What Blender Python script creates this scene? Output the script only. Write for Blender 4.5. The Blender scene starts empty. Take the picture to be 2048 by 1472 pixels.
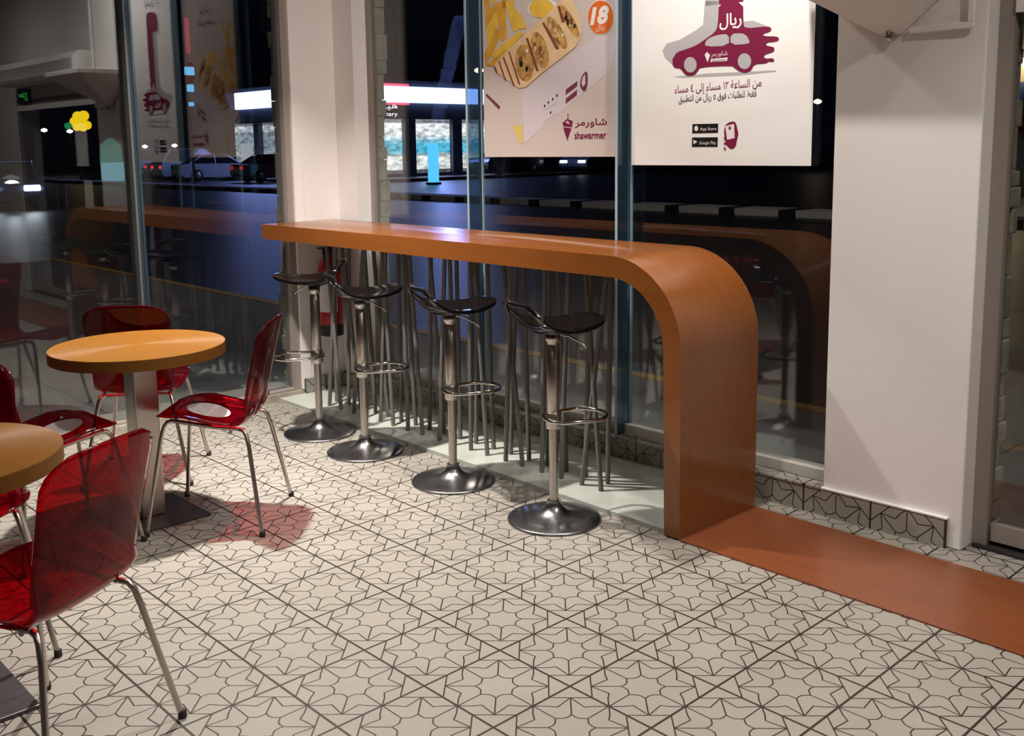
import bpy, bmesh, math, random, unicodedata
from mathutils import Vector, Matrix
PI = math.pi
SC = bpy.context.scene
COL = SC.collection
random.seed(4)

# ------------------------------------------------------------------ camera, sky, exposure
W_PX, H_PX = 2048, 1472
cam_d = bpy.data.cameras.new('camera')
cam = bpy.data.objects.new('camera', cam_d)
COL.objects.link(cam)
cam_d.sensor_fit = 'HORIZONTAL'
cam_d.sensor_width = 36.0
cam_d.lens = 2033.186 / W_PX * 36.0
cam_d.shift_x = (1024 - 1022.454) / W_PX
cam_d.shift_y = (586.673 - 736) / W_PX
cam_d.clip_start = 0.05
cam_d.clip_end = 400
r_ = Vector((0.6869199789534477, 0.7266134272761225, -0.01318597044747651))
u_ = Vector((-0.09540092596501439, 0.10814682794284859, 0.9895468290742576))
f_ = Vector((-0.7204440338011086, 0.6784815332107034, -0.14360781055513844))
mw = Matrix((r_, u_, -f_)).transposed().to_4x4()
mw.translation = Vector((8.332, -6.673, 5.181)) * 0.3
cam.matrix_world = mw
SC.camera = cam

SC.view_settings.view_transform = 'Standard'
SC.view_settings.look = 'None'
SC.view_settings.gamma = 1.0
SC.view_settings.use_curve_mapping = False
SC.view_settings.exposure = 0.18

world = bpy.data.worlds.new('night_sky')
SC.world = world
world.use_nodes = True
world.node_tree.nodes['Background'].inputs[0].default_value = (0.0006, 0.0008, 0.0019, 1)
world.node_tree.nodes['Background'].inputs[1].default_value = 1.0

def lamp(name, loc, energy, color, size, kind='AREA', rot=(0, 0, 0), size_y=None, parent=None, spread=None):
    d = bpy.data.lights.new(name, kind)
    d.energy = energy
    d.color = color
    if kind == 'AREA':
        d.shape = 'RECTANGLE' if size_y else 'DISK'
        d.size = size
        if spread: d.spread = math.radians(spread)
        if size_y: d.size_y = size_y
    elif kind == 'POINT':
        d.shadow_soft_size = size
    o = bpy.data.objects.new(name, d)
    o.location = loc
    o.rotation_euler = rot
    COL.objects.link(o)
    if parent: o.parent = parent
    return o

WARM = (1.0, 0.925, 0.85)
CEIL = 3.3
# recessed downlights (x, y, watts, beam); their housings are built further down
DOWNLIGHTS = [(-1.75, 0.22, 72, 100), (-1.0, 0.5, 12, 180), (0.12, 0.55, 30, 180), (0.12, 1.25, 26, 180),
              (1.75, 0.5, 12, 100), (2.7, 0.45, 23, 180), (-2.0, -0.6, 6, 100), (1.4, -2.0, 6, 180)]  # last one added as front fill for column, counter leg and platform
# the shop opposite: its bright sign lights the street
lamp('sign_glow', (-42.2, 35.0, 4.4), 420, (0.26, 0.36, 1.0), 9.0, rot=(0, math.radians(-68), 0), size_y=1.0)
lamp('sign_glow_side', (-49, 28.4, 4.4), 420, (0.26, 0.36, 1.0), 11.0, rot=(math.radians(-62), 0, 0), size_y=1.0)

# added light that brightens kerb and road, standing in for unseen street lamps
lamp('street_fill_light', (-9, 9.5, 7.5), 150, (1.0, 0.85, 0.70), .5)

# ------------------------------------------------------------------ helpers
def setp(o, label=None, cat=None, group=None, kind=None):
    if label: o['label'] = label
    if cat: o['category'] = cat
    if group: o['group'] = group
    if kind: o['kind'] = kind
    return o

def empty(name, loc=(0, 0, 0), rz=0.0, label=None, cat=None, group=None):
    o = bpy.data.objects.new(name, None)
    o.empty_display_size = 0.1
    o.location = loc
    o.rotation_euler = (0, 0, rz)
    COL.objects.link(o)
    return setp(o, label, cat, group)

class MB:
    """collects shapes into one mesh"""
    def __init__(s):
        s.v = []; s.f = []; s.sm = []
    def add(s, verts, faces, smooth=False):
        b = len(s.v)
        s.v += [tuple(p) for p in verts]
        s.f += [tuple(i + b for i in f) for f in faces]
        s.sm += [smooth] * len(faces)
        return s
    def box(s, x0, x1, y0, y1, z0, z1, T=None):
        p = [(x, y, z) for z in (z0, z1) for y in (y0, y1) for x in (x0, x1)]
        if T: p = [T(*q) for q in p]
        return s.add(p, [(0, 2, 3, 1), (4, 5, 7, 6), (0, 1, 5, 4), (2, 6, 7, 3), (0, 4, 6, 2), (1, 3, 7, 5)])
    def prism(s, poly, a, b, axes='xz', smooth=False, T=None):
        """polygon in two axes extruded along the third from a to b; caps get their own vertices"""
        def P(u, v, w):
            q = {'xz': (u, w, v), 'xy': (u, v, w), 'yz': (w, u, v)}[axes]
            return T(*q) if T else q
        n = len(poly)
        A = [P(u, v, a) for u, v in poly]; B = [P(u, v, b) for u, v in poly]
        s.add(A + B, [(i, (i + 1) % n, n + (i + 1) % n, n + i) for i in range(n)], smooth)
        s.add(A, [tuple(range(n - 1, -1, -1))]); s.add(B, [tuple(range(n))])
        return s
    def tube(s, pts, r, seg=10, closed=False, radii=None):
        pts = [Vector(p) for p in pts]; n = len(pts)
        rings = []; prev = None
        for i in range(n):
            if closed: t = pts[(i + 1) % n] - pts[i - 1]
            elif i == 0: t = pts[1] - pts[0]
            elif i == n - 1: t = pts[-1] - pts[-2]
            else: t = (pts[i + 1] - pts[i]).normalized() + (pts[i] - pts[i - 1]).normalized()
            t.normalize()
            if prev is None:
                a = Vector((0, 0, 1)) if abs(t.z) < 0.9 else Vector((1, 0, 0))
                nn = t.cross(a).normalized()
            else:
                nn = (prev - t * prev.dot(t)).normalized()
            prev = nn
            bb = t.cross(nn)
            rr = radii[i] if radii else r
            rings.append([pts[i] + (nn * math.cos(2 * PI * k / seg) + bb * math.sin(2 * PI * k / seg)) * rr for k in range(seg)])
        v = [p for R in rings for p in R]; f = []
        m = n if closed else n - 1
        for i in range(m):
            j = (i + 1) % n
            for k in range(seg):
                f.append((i * seg + k, i * seg + (k + 1) % seg, j * seg + (k + 1) % seg, j * seg + k))
        s.add(v, f, True)
        if not closed:
            s.add(rings[0], [tuple(range(seg - 1, -1, -1))]); s.add(rings[-1], [tuple(range(seg))])
        return s
    def lathe(s, prof, seg=48, c=(0, 0, 0), axis='z'):
        v = []; f = []
        for r, z in prof:
            for k in range(seg):
                a = 2 * PI * k / seg
                q = (r * math.cos(a), r * math.sin(a), z)
                if axis == 'y': q = (q[0], q[2], q[1])
                if axis == 'x': q = (q[2], q[0], q[1])
                v.append((q[0] + c[0], q[1] + c[1], q[2] + c[2]))
        n = len(prof)
        for i in range(n - 1):
            for k in range(seg):
                f.append((i * seg + k, i * seg + (k + 1) % seg, (i + 1) * seg + (k + 1) % seg, (i + 1) * seg + k))
        s.add(v, f, True)
        s.add(v[:seg], [tuple(range(seg - 1, -1, -1))]); s.add(v[-seg:], [tuple(range(seg))])
        return s
    def build(s, name, m, parent=None, loc=None, bevel=0, label=None, cat=None, group=None, kind=None, fix=True):
        me = bpy.data.meshes.new(name)
        me.from_pydata(s.v, [], s.f)
        me.polygons.foreach_set('use_smooth', s.sm)
        if fix:
            bm = bmesh.new(); bm.from_mesh(me)
            bmesh.ops.recalc_face_normals(bm, faces=bm.faces)
            bm.to_mesh(me); bm.free()
        me.materials.append(m)
        o = bpy.data.objects.new(name, me)
        COL.objects.link(o)
        if parent: o.parent = parent
        if loc: o.location = loc
        if bevel:
            b = o.modifiers.new('bevel', 'BEVEL'); b.width = bevel; b.segments = 2; b.limit_method = 'ANGLE'; b.angle_limit = 0.7
        return setp(o, label, cat, group, kind)

def copy_tree(o, parent=None):
    c = o.copy(); COL.objects.link(c)
    if parent: c.parent = parent
    for ch in list(o.children):
        if ch.type != 'LIGHT': copy_tree(ch, c)
    return c

def arc(cx, cy, r, a0, a1, n):
    return [(cx + r * math.cos(math.radians(a0 + (a1 - a0) * i / n)), cy + r * math.sin(math.radians(a0 + (a1 - a0) * i / n))) for i in range(n + 1)]

# ------------------------------------------------------------------ lettering
FORMS = {}
for cp in range(0xFE80, 0xFEFD):
    d = unicodedata.decomposition(chr(cp)).split()
    if len(d) == 2: FORMS.setdefault(chr(int(d[1], 16)), {})[d[0]] = chr(cp)
def arabic(text):
    """joins the letters and puts them in visual order"""
    out = []
    n = len(text)
    for i, ch in enumerate(text):
        F = FORMS.get(ch)
        if not F: out.append(ch); continue
        pv = text[i - 1] if i else ' '; nx = text[i + 1] if i < n - 1 else ' '
        jp = pv in FORMS and '<initial>' in FORMS[pv] and '<final>' in F
        jn = '<initial>' in F and nx in FORMS and '<final>' in FORMS[nx]
        k = '<medial>' if jp and jn and '<medial>' in F else '<final>' if jp else '<initial>' if jn else '<isolated>'
        out.append(F.get(k, ch))
    out.reverse()
    i = 0
    while i < len(out):
        j = i
        while j < len(out) and out[j].isdigit(): j += 1
        out[i:j] = out[i:j][::-1]
        i = max(j, i + 1)
    return ''.join(out)

def lettering(name, text, m, parent, org, ux, uz, w, h, depth=0.0, shear=0.0, bold=0.0, rot=0.0, label=None):
    """flat letters filling a w x h box; org lower left corner in the parent's space"""
    c = bpy.data.curves.new('letters', 'FONT')
    c.body = text; c.shear = shear; c.offset = bold; c.resolution_u = 3
    t = bpy.data.objects.new('letters', c)
    COL.objects.link(t)
    dg = bpy.context.evaluated_depsgraph_get(); dg.update()
    me = bpy.data.meshes.new_from_object(t.evaluated_get(dg))
    bpy.data.objects.remove(t); bpy.data.curves.remove(c)
    xs = [v.co.x for v in me.vertices]; ys = [v.co.y for v in me.vertices]
    x0, x1, y0, y1 = min(xs), max(xs), min(ys), max(ys)
    ux = Vector(ux); uz = Vector(uz); org = Vector(org)
    ca, sa = math.cos(rot), math.sin(rot)
    for v in me.vertices:
        a = (v.co.x - x0) / (x1 - x0) * w; b = (v.co.y - y0) / (y1 - y0) * h
        a, b = a * ca - b * sa, a * sa + b * ca
        v.co = org + ux * a + uz * b
    me.materials.clear(); me.materials.append(m)
    o = bpy.data.objects.new(name, me); COL.objects.link(o)
    o.parent = parent
    return setp(o, label)

# ------------------------------------------------------------------ materials
MATS = {}
def pm(name, col, rough=0.5, metal=0.0, emit=None, estr=1.0, coat=0.0, bump=0.0, bscale=40, var=0.0, vscale=6, spec=0.5, stretch=None):
    if name in MATS: return MATS[name]
    m = bpy.data.materials.new(name); m.use_nodes = True
    nt = m.node_tree; b = nt.nodes['Principled BSDF']
    b.inputs['Base Color'].default_value = (*col, 1)
    b.inputs['Roughness'].default_value = rough
    b.inputs['Metallic'].default_value = metal
    b.inputs['Coat Weight'].default_value = coat
    b.inputs['Specular IOR Level'].default_value = spec
    if emit:
        b.inputs['Emission Color'].default_value = (*emit, 1); b.inputs['Emission Strength'].default_value = estr
    tc = nt.nodes.new('ShaderNodeTexCoord')
    src = tc.outputs['Object']
    if stretch:
        mp = nt.nodes.new('ShaderNodeMapping'); mp.inputs['Scale'].default_value = stretch
        nt.links.new(src, mp.inputs[0]); src = mp.outputs[0]
    if bump:
        n = nt.nodes.new('ShaderNodeTexNoise'); n.inputs['Scale'].default_value = bscale; n.inputs['Detail'].default_value = 4
        nt.links.new(src, n.inputs['Vector'])
        bp = nt.nodes.new('ShaderNodeBump'); bp.inputs['Strength'].default_value = bump; bp.inputs['Distance'].default_value = 0.01
        nt.links.new(n.outputs['Fac'], bp.inputs['Height']); nt.links.new(bp.outputs[0], b.inputs['Normal'])
    if var:
        n = nt.nodes.new('ShaderNodeTexNoise'); n.inputs['Scale'].default_value = vscale; n.inputs['Detail'].default_value = 5
        nt.links.new(src, n.inputs['Vector'])
        mr = nt.nodes.new('ShaderNodeMapRange'); mr.inputs[1].default_value = 0.25; mr.inputs[2].default_value = 0.75
        mr.inputs[3].default_value = 1 - var; mr.inputs[4].default_value = 1 + var
        nt.links.new(n.outputs['Fac'], mr.inputs[0])
        mx = nt.nodes.new('ShaderNodeVectorMath'); mx.operation = 'SCALE'; mx.inputs[0].default_value = col
        nt.links.new(mr.outputs[0], mx.inputs['Scale']); nt.links.new(mx.outputs[0], b.inputs['Base Color'])
    MATS[name] = m
    return m

def emis(name, col, s):
    if name in MATS: return MATS[name]
    m = bpy.data.materials.new(name); m.use_nodes = True
    nt = m.node_tree; nt.nodes.clear()
    e = nt.nodes.new('ShaderNodeEmission'); e.inputs[0].default_value = (*col, 1); e.inputs[1].default_value = s
    o = nt.nodes.new('ShaderNodeOutputMaterial'); nt.links.new(e.outputs[0], o.inputs[0])
    MATS[name] = m
    return m

def schlick(nt, r0, cap=1.0):
    lw = nt.nodes.new('ShaderNodeLayerWeight'); lw.inputs[0].default_value = 0.5
    p = nt.nodes.new('ShaderNodeMath'); p.operation = 'POWER'; p.inputs[1].default_value = 5
    # Facing with blend 0.5 is 1-|cos|
    nt.links.new(lw.outputs['Facing'], p.inputs[0])
    mr = nt.nodes.new('ShaderNodeMapRange'); mr.inputs[3].default_value = r0; mr.inputs[4].default_value = cap
    nt.links.new(p.outputs[0], mr.inputs[0])
    return mr.outputs[0]

def glass_mat(name, tint, r0, rough=0.0, cap=1.0, body=None, bf=0.0):
    m = bpy.data.materials.new(name); m.use_nodes = True
    nt = m.node_tree; nt.nodes.clear()
    t = nt.nodes.new('ShaderNodeBsdfTransparent'); t.inputs[0].default_value = (*tint, 1)
    g = nt.nodes.new('ShaderNodeBsdfGlossy'); g.inputs['Roughness'].default_value = rough; g.inputs[0].default_value = (1, 1, 1, 1)
    mx = nt.nodes.new('ShaderNodeMixShader'); nt.links.new(schlick(nt, r0, cap), mx.inputs[0])
    src = t
    if body:
        d = nt.nodes.new('ShaderNodeBsdfDiffuse'); d.inputs[0].default_value = (*body, 1)
        src = nt.nodes.new('ShaderNodeMixShader'); src.inputs[0].default_value = bf
        nt.links.new(t.outputs[0], src.inputs[1]); nt.links.new(d.outputs[0], src.inputs[2])
    nt.links.new(src.outputs[0], mx.inputs[1]); nt.links.new(g.outputs[0], mx.inputs[2])
    o = nt.nodes.new('ShaderNodeOutputMaterial'); nt.links.new(mx.outputs[0], o.inputs[0])
    return m

def red_plastic():
    m = bpy.data.materials.new('red_clear_plastic'); m.use_nodes = True
    nt = m.node_tree; nt.nodes.clear()
    t = nt.nodes.new('ShaderNodeBsdfTransparent'); t.inputs[0].default_value = (0.67, 0.015, 0.048, 1)
    d = nt.nodes.new('ShaderNodeBsdfDiffuse'); d.inputs[0].default_value = (0.13, 0.003, 0.014, 1)
    m1 = nt.nodes.new('ShaderNodeMixShader'); m1.inputs[0].default_value = 0.14
    nt.links.new(t.outputs[0], m1.inputs[1]); nt.links.new(d.outputs[0], m1.inputs[2])
    g = nt.nodes.new('ShaderNodeBsdfGlossy'); g.inputs['Roughness'].default_value = 0.06
    mx = nt.nodes.new('ShaderNodeMixShader'); nt.links.new(schlick(nt, 0.025, 0.8), mx.inputs[0])
    nt.links.new(m1.outputs[0], mx.inputs[1]); nt.links.new(g.outputs[0], mx.inputs[2])
    o = nt.nodes.new('ShaderNodeOutputMaterial'); nt.links.new(mx.outputs[0], o.inputs[0])
    return m

def seg_group():
    g = bpy.data.node_groups.new('segment_distance', 'ShaderNodeTree')
    g.interface.new_socket('P', in_out='INPUT', socket_type='NodeSocketVector')
    g.interface.new_socket('A', in_out='INPUT', socket_type='NodeSocketVector')
    g.interface.new_socket('B', in_out='INPUT', socket_type='NodeSocketVector')
    g.interface.new_socket('D', in_out='OUTPUT', socket_type='NodeSocketFloat')
    i = g.nodes.new('NodeGroupInput'); o = g.nodes.new('NodeGroupOutput')
    def vm(op, a, b=None):
        n = g.nodes.new('ShaderNodeVectorMath'); n.operation = op
        g.links.new(a, n.inputs[0])
        if b is not None: g.links.new(b, n.inputs[1])
        return n
    pa = vm('SUBTRACT', i.outputs['P'], i.outputs['A']).outputs[0]
    ba = vm('SUBTRACT', i.outputs['B'], i.outputs['A']).outputs[0]
    d1 = vm('DOT_PRODUCT', pa, ba).outputs['Value']; d2 = vm('DOT_PRODUCT', ba, ba).outputs['Value']
    dv = g.nodes.new('ShaderNodeMath'); dv.operation = 'DIVIDE'; dv.use_clamp = True
    g.links.new(d1, dv.inputs[0]); g.links.new(d2, dv.inputs[1])
    sc = vm('SCALE', ba); g.links.new(dv.outputs[0], sc.inputs['Scale'])
    df = vm('SUBTRACT', pa, sc.outputs[0]).outputs[0]
    ln = vm('LENGTH', df)
    g.links.new(ln.outputs['Value'], o.inputs['D'])
    return g
SEG = seg_group()

def tile_mat(name, ax=(0, 1), off=(0.0, 0.0), white=(0.305, 0.283, 0.246)):
    """white cement tiles, 30 cm, with the printed eight-pointed star pattern"""
    m = bpy.data.materials.new(name); m.use_nodes = True
    nt = m.node_tree; b = nt.nodes['Principled BSDF']
    tc = nt.nodes.new('ShaderNodeTexCoord')
    sp = nt.nodes.new('ShaderNodeSeparateXYZ'); nt.links.new(tc.outputs['Object'], sp.inputs[0])
    def ma(op, a, b_=None, c=None):
        n = nt.nodes.new('ShaderNodeMath'); n.operation = op
        for k, q in enumerate((a, b_, c)):
            if q is None: continue
            if isinstance(q, (int, float)): n.inputs[k].default_value = q
            else: nt.links.new(q, n.inputs[k])
        return n.outputs[0]
    uv = []
    for k in range(2):
        t = ma('MULTIPLY_ADD', sp.outputs[ax[k]], 1 / 0.3, -off[k] / 0.3)
        fr = ma('FRACT', t)
        uv.append(ma('ABSOLUTE', ma('SUBTRACT', fr, 0.5)))
    u = ma('MAXIMUM', uv[0], uv[1]); v = ma('MINIMUM', uv[0], uv[1])
    cb = nt.nodes.new('ShaderNodeCombineXYZ'); nt.links.new(u, cb.inputs[0]); nt.links.new(v, cb.inputs[1])
    segs = [((.5, .21), (.355, .355)), ((.355, .355), (.152, .152)), ((.5, 0), (.21, 0)),
            ((.5, 0), (.405, .095)), ((.405, .095), (.328, .150)), ((.328, .150), (.355, .355)),
            ((.152, .152), (.146, .105)), ((.146, .105), (.155, .060)), ((.155, .060), (.210, 0))]
    dmin = None
    for A, B in segs:
        g = nt.nodes.new('ShaderNodeGroup'); g.node_tree = SEG
        nt.links.new(cb.outputs[0], g.inputs['P'])
        g.inputs['A'].default_value = (*A, 0); g.inputs['B'].default_value = (*B, 0)
        dmin = g.outputs['D'] if dmin is None else ma('MINIMUM', dmin, g.outputs['D'])
    edge = ma('SUBTRACT', 0.5, u)
    dl = ma('MINIMUM', ma('SUBTRACT', dmin, 0.0072), ma('SUBTRACT', edge, 0.0130))
    mask = nt.nodes.new('ShaderNodeMapRange'); mask.interpolation_type = 'SMOOTHSTEP'
    mask.inputs[1].default_value = -0.0015; mask.inputs[2].default_value = 0.0015
    nt.links.new(dl, mask.inputs[0])
    n = nt.nodes.new('ShaderNodeTexNoise'); n.inputs['Scale'].default_value = 3.0; n.inputs['Detail'].default_value = 6
    nt.links.new(tc.outputs['Object'], n.inputs['Vector'])
    mr = nt.nodes.new('ShaderNodeMapRange'); mr.inputs[1].default_value = .3; mr.inputs[2].default_value = .7
    mr.inputs[3].default_value = .93; mr.inputs[4].default_value = 1.05
    nt.links.new(n.outputs['Fac'], mr.inputs[0])
    sc = nt.nodes.new('ShaderNodeVectorMath'); sc.operation = 'SCALE'; sc.inputs[0].default_value = white
    nt.links.new(mr.outputs[0], sc.inputs['Scale'])
    mx = nt.nodes.new('ShaderNodeMix'); mx.data_type = 'RGBA'
    nt.links.new(mask.outputs[0], mx.inputs['Factor'])
    mx.inputs['A'].default_value = (0.022, 0.017, 0.011, 1)
    nt.links.new(sc.outputs[0], mx.inputs['B'])
    nt.links.new(mx.outputs['Result'], b.inputs['Base Color'])
    b.inputs['Roughness'].default_value = 0.42
    bp = nt.nodes.new('ShaderNodeBump'); bp.inputs['Strength'].default_value = 0.25; bp.inputs['Distance'].default_value = 0.002
    nt.links.new(mask.outputs[0], bp.inputs['Height']); nt.links.new(bp.outputs[0], b.inputs['Normal'])
    return m

def wood_mat(name, c1, c2, rough, stretch, coat=0.0, contrast=1.0, fine=1.0, aniso=0.0, arot=0.0, spec=0.5):
    # laminate with a fine grain
    m = bpy.data.materials.new(name); m.use_nodes = True
    nt = m.node_tree; b = nt.nodes['Principled BSDF']
    tc = nt.nodes.new('ShaderNodeTexCoord')
    mp = nt.nodes.new('ShaderNodeMapping'); mp.inputs['Scale'].default_value = stretch
    nt.links.new(tc.outputs['Object'], mp.inputs[0])
    n = nt.nodes.new('ShaderNodeTexNoise'); n.inputs['Scale'].default_value = 3.0 * fine; n.inputs['Detail'].default_value = 7; n.inputs['Roughness'].default_value = .6
    nt.links.new(mp.outputs[0], n.inputs['Vector'])
    cr = nt.nodes.new('ShaderNodeValToRGB')
    cr.color_ramp.elements[0].position = 0.5 - 0.28 / contrast; cr.color_ramp.elements[0].color = (*c1, 1)
    cr.color_ramp.elements[1].position = 0.5 + 0.28 / contrast; cr.color_ramp.elements[1].color = (*c2, 1)
    nt.links.new(n.outputs['Fac'], cr.inputs[0]); nt.links.new(cr.outputs[0], b.inputs['Base Color'])
    b.inputs['Roughness'].default_value = rough; b.inputs['Coat Weight'].default_value = coat; b.inputs['Coat Roughness'].default_value = 0.12
    b.inputs['Specular IOR Level'].default_value = spec
    if aniso:
        b.inputs['Anisotropic'].default_value = aniso; b.inputs['Anisotropic Rotation'].default_value = arot
        tg = nt.nodes.new('ShaderNodeTangent'); tg.direction_type = 'RADIAL'; tg.axis = 'Z'
        nt.links.new(tg.outputs[0], b.inputs['Tangent'])
    return m

M_TILE = tile_mat('star_tile_floor')
M_TILE_XZ = tile_mat('star_tile_skirting', (0, 2), (0.02, 0.12))
M_TILE_YZ = tile_mat('star_tile_side', (1, 2), (0.0, 0.12))
M_COUNTER = wood_mat('orange_laminate', (0.205, 0.064, 0.014), (0.25, 0.082, 0.018), 0.24, (1, 8, 8), 0.15, aniso=0.85)
M_STRIP = wood_mat('reddish_laminate', (0.165, 0.047, 0.017), (0.22, 0.067, 0.024), 0.33, (1.2, 9, 9), 0.1)
M_TABLE = wood_mat('honey_laminate', (0.155, 0.064, 0.012), (0.19, 0.082, 0.015), 0.38, (2, 9, 9), 0.0, aniso=0.8, spec=0.25)
M_WHITE = pm('white_paint', (0.85, 0.82, 0.80), 0.6, bump=0.06, bscale=60, var=0.02, vscale=3)
M_CEIL = pm('ceiling_paint', (0.7, 0.68, 0.65), 0.8)
M_REVEAL = pm('grey_brown_frame', (0.30, 0.26, 0.23), 0.5)
M_ALU = pm('grey_aluminium', (0.33, 0.33, 0.33), 0.4, 0.6)
M_DARK = pm('black_rubber', (0.015, 0.014, 0.013), 0.6)
M_STONE = pm('beige_stone', (0.42, 0.39, 0.29), 0.8, bump=0.8, bscale=25, var=0.28, vscale=7)
M_GLASS = glass_mat('window_glass', (0.93, 0.95, 0.96), 0.058)
M_GLASS_L = glass_mat('tinted_window_glass', (0.84, 0.86, 0.88), 0.082)
M_FIN = glass_mat('blue_glass_fin', (0.50, 0.62, 0.70), 0.05, body=(0.07, 0.12, 0.17), bf=0.22)
M_FINEDGE = pm('fin_edge', (0.30, 0.42, 0.48), 0.2)
M_RED = red_plastic()
M_CHROME = pm('chrome', (0.62, 0.60, 0.57), 0.10, 1.0)
M_STEEL = pm('brushed_steel', (0.55, 0.51, 0.47), 0.3, 1.0)
M_CHROMEDARK = pm('dark_chrome', (0.34, 0.34, 0.35), 0.27, 1.0)
M_BLACK = pm('gloss_black', (0.004, 0.004, 0.0045), 0.10, spec=0.45)
M_ROD = pm('grey_painted_rod', (0.16, 0.15, 0.14), 0.45)
M_PLINTH = pm('grey_green_paint', (0.42, 0.45, 0.40), 0.6, var=0.06, vscale=5)
M_STICK = pm('sticker_white', (0.62, 0.58, 0.58), 0.4, var=0.12, vscale=45)
M_BANNER = pm('banner_vinyl', (0.78, 0.765, 0.75), 0.35, bump=0.10, bscale=2.2, stretch=(1, 1, 5))
M_BANNER_P = pm('banner_vinyl_pink', (0.53, 0.455, 0.425), 0.4, bump=0.10, bscale=2.2, stretch=(1, 1, 6))
M_MAROON = pm('maroon_ink', (0.175, 0.010, 0.048), 0.4)
M_INKBLACK = pm('black_ink', (0.012, 0.011, 0.011), 0.35)
M_INKWHITE = pm('white_ink', (0.72, 0.68, 0.67), 0.4)
M_INKGREY = pm('grey_ink', (0.40, 0.39, 0.40), 0.4)
M_INKLAV = pm('lavender_ink', (0.56, 0.50, 0.53), 0.4)
M_ORANGE = pm('orange_ink', (0.62, 0.13, 0.022), 0.4)
M_FRY = pm('fry_yellow_ink', (0.68, 0.43, 0.06), 0.4, var=0.2, vscale=14)
M_FRY2 = pm('fry_gold_ink', (0.60, 0.31, 0.04), 0.4, var=0.2, vscale=14)
M_BREAD = pm('bread_ink', (0.66, 0.47, 0.27), 0.4, var=0.15, vscale=14)
M_FILL = pm('filling_ink', (0.42, 0.24, 0.08), 0.4, var=0.7, vscale=35)
M_BROWNINK = pm('brown_ink', (0.20, 0.06, 0.03), 0.4)
M_PAPER = pm('paper', (0.7, 0.7, 0.68), 0.6)
SC.cycles.transparent_max_bounces = 20
SC.cycles.max_bounces = 10
SC.cycles.glossy_bounces = 6

# ------------------------------------------------------------------ the room
def yk(x): return 1.737 + (x - 0.1) * 0.0262        # inner face of the low window wall
def BW(x, d, z): return (x, yk(x) + d, z)            # x along the window wall, d outwards
GX = -3.04                                           # left glass
def struct(mb, name, m, **k): return mb.build(name, m, kind='structure', **k)

struct(MB().box(-3.3, 6, -6, 2.0, -0.1, 0), 'floor', M_TILE)
struct(MB().box(-3.4, 6.1, -6.1, 2.3, CEIL, CEIL + .1), 'ceiling', M_CEIL)
M_REAR = pm('rear_wall_paint', (0.10, 0.075, 0.07), 0.7)
struct(MB().box(-3.3, 6.1, -6.1, -6.0, 0, CEIL), 'wall_rear', M_REAR)
struct(MB().box(6.0, 6.1, -6.0, 2.3, 0, CEIL), 'wall_right', M_REAR)
# corner: a short wall on the left and one at the back, meeting behind the bar counter
struct(MB().box(-3.17, -2.98, 1.348, 1.66, 0, CEIL).box(-3.0, -2.975, 1.34, 1.40, .05, CEIL), 'wall_left', M_WHITE)
struct(MB().box(-3.17, -2.772, 1.66, 1.868, 0, CEIL), 'wall_back', M_WHITE)
# low tiled wall below the back window, with its ledge and glazing channel
kn = MB()
kn.box(-2.772, 0.42, 0, .30, 0, .112, BW)
kn.box(0.40, .922, -.004, .02, 0, .116, BW)
struct(kn, 'baseboard_back', M_TILE_XZ)
struct(MB().box(-2.772, 0.42, -.004, .10, .112, .120, BW), 'trim_1', tile_mat('star_tile_ledge', (0, 1), (.02, .02)))
struct(MB().box(-2.772, 0.42, .085, .16, .12, .165, BW), 'trim_2', pm('channel_white', (.55, .53, .48), .5))
struct(MB().box(0.40, .925, -.007, .03, .116, .122, BW), 'trim_3', M_WHITE)
struct(MB().box(-2.98, -2.962, 1.348, 1.66, 0, .115).box(-2.98, -2.772, 1.642, 1.662, 0, .115), 'baseboard_corner', M_TILE_YZ)
struct(MB().box(-3.3, -2.98, -6, 1.348, 0, .045), 'baseboard_left', pm('sill_stone', (.36, .33, .26), .6, var=.25, vscale=20))
# platform under the bar
struct(MB().prism([(-2.98, 1.170), (0.075, 1.118), (0.075, 1.74), (-2.98, 1.66)], 0, .02, 'xy'), 'trim_4', M_PLINTH)
# wooden strip set in the floor
struct(MB().box(0.155, 6, 1.098, 1.628, 0, .006), 'trim_5', M_STRIP)

# back window: three glass panes and two glass fins
w2 = empty('window_2'); w2['kind'] = 'structure'
FINX = (-1.776, -0.722)
ex = [-2.745, FINX[0], FINX[1], 0.41]
for i in range(3):
    MB().box(ex[i] + .006, ex[i + 1] - .006, .118, .128, .14, CEIL, BW).build('pane', M_GLASS, w2)
for x in FINX:
    f = MB().box(x - .006, x + .006, .022, .117, .122, CEIL, BW).build('glass_fin', M_FIN, w2)
    MB().box(x - .0065, x + .0065, .018, .0218, .122, CEIL, BW).box(x - .010, x + .012, .1175, .130, .14, CEIL, BW).build('fin_edge', M_FINEDGE, f)
MB().box(-2.772, -2.738, .10, .145, .12, CEIL, BW).build('frame', M_REVEAL, w2)
# left window
w1 = empty('window_1'); w1['kind'] = 'structure'
LM = 0.36
for a, b in ((-5.9, -2.2), (-2.19, LM - .005), (LM + .005, 1.30)):
    MB().box(GX - .006, GX + .006, a, b, .05, CEIL).build('pane', M_GLASS_L, w1)
MB().box(-3.085, -2.995, 1.296, 1.346, .045, CEIL).build('frame', M_REVEAL, w1)
MB().box(GX - .05, GX + .05, LM - .02, LM + .02, .045, CEIL).build('mullion', pm('mullion_grey', (.17, .18, .18), .35, .5), w1)
MB().box(GX + .006, GX + .10, LM - .006, LM + .006, .045, CEIL).build('glass_fin', M_FIN, w1)
MB().box(-3.085, -2.995, -5.9, 1.296, .045, .06).build('bottom_frame', M_REVEAL, w1)

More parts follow.
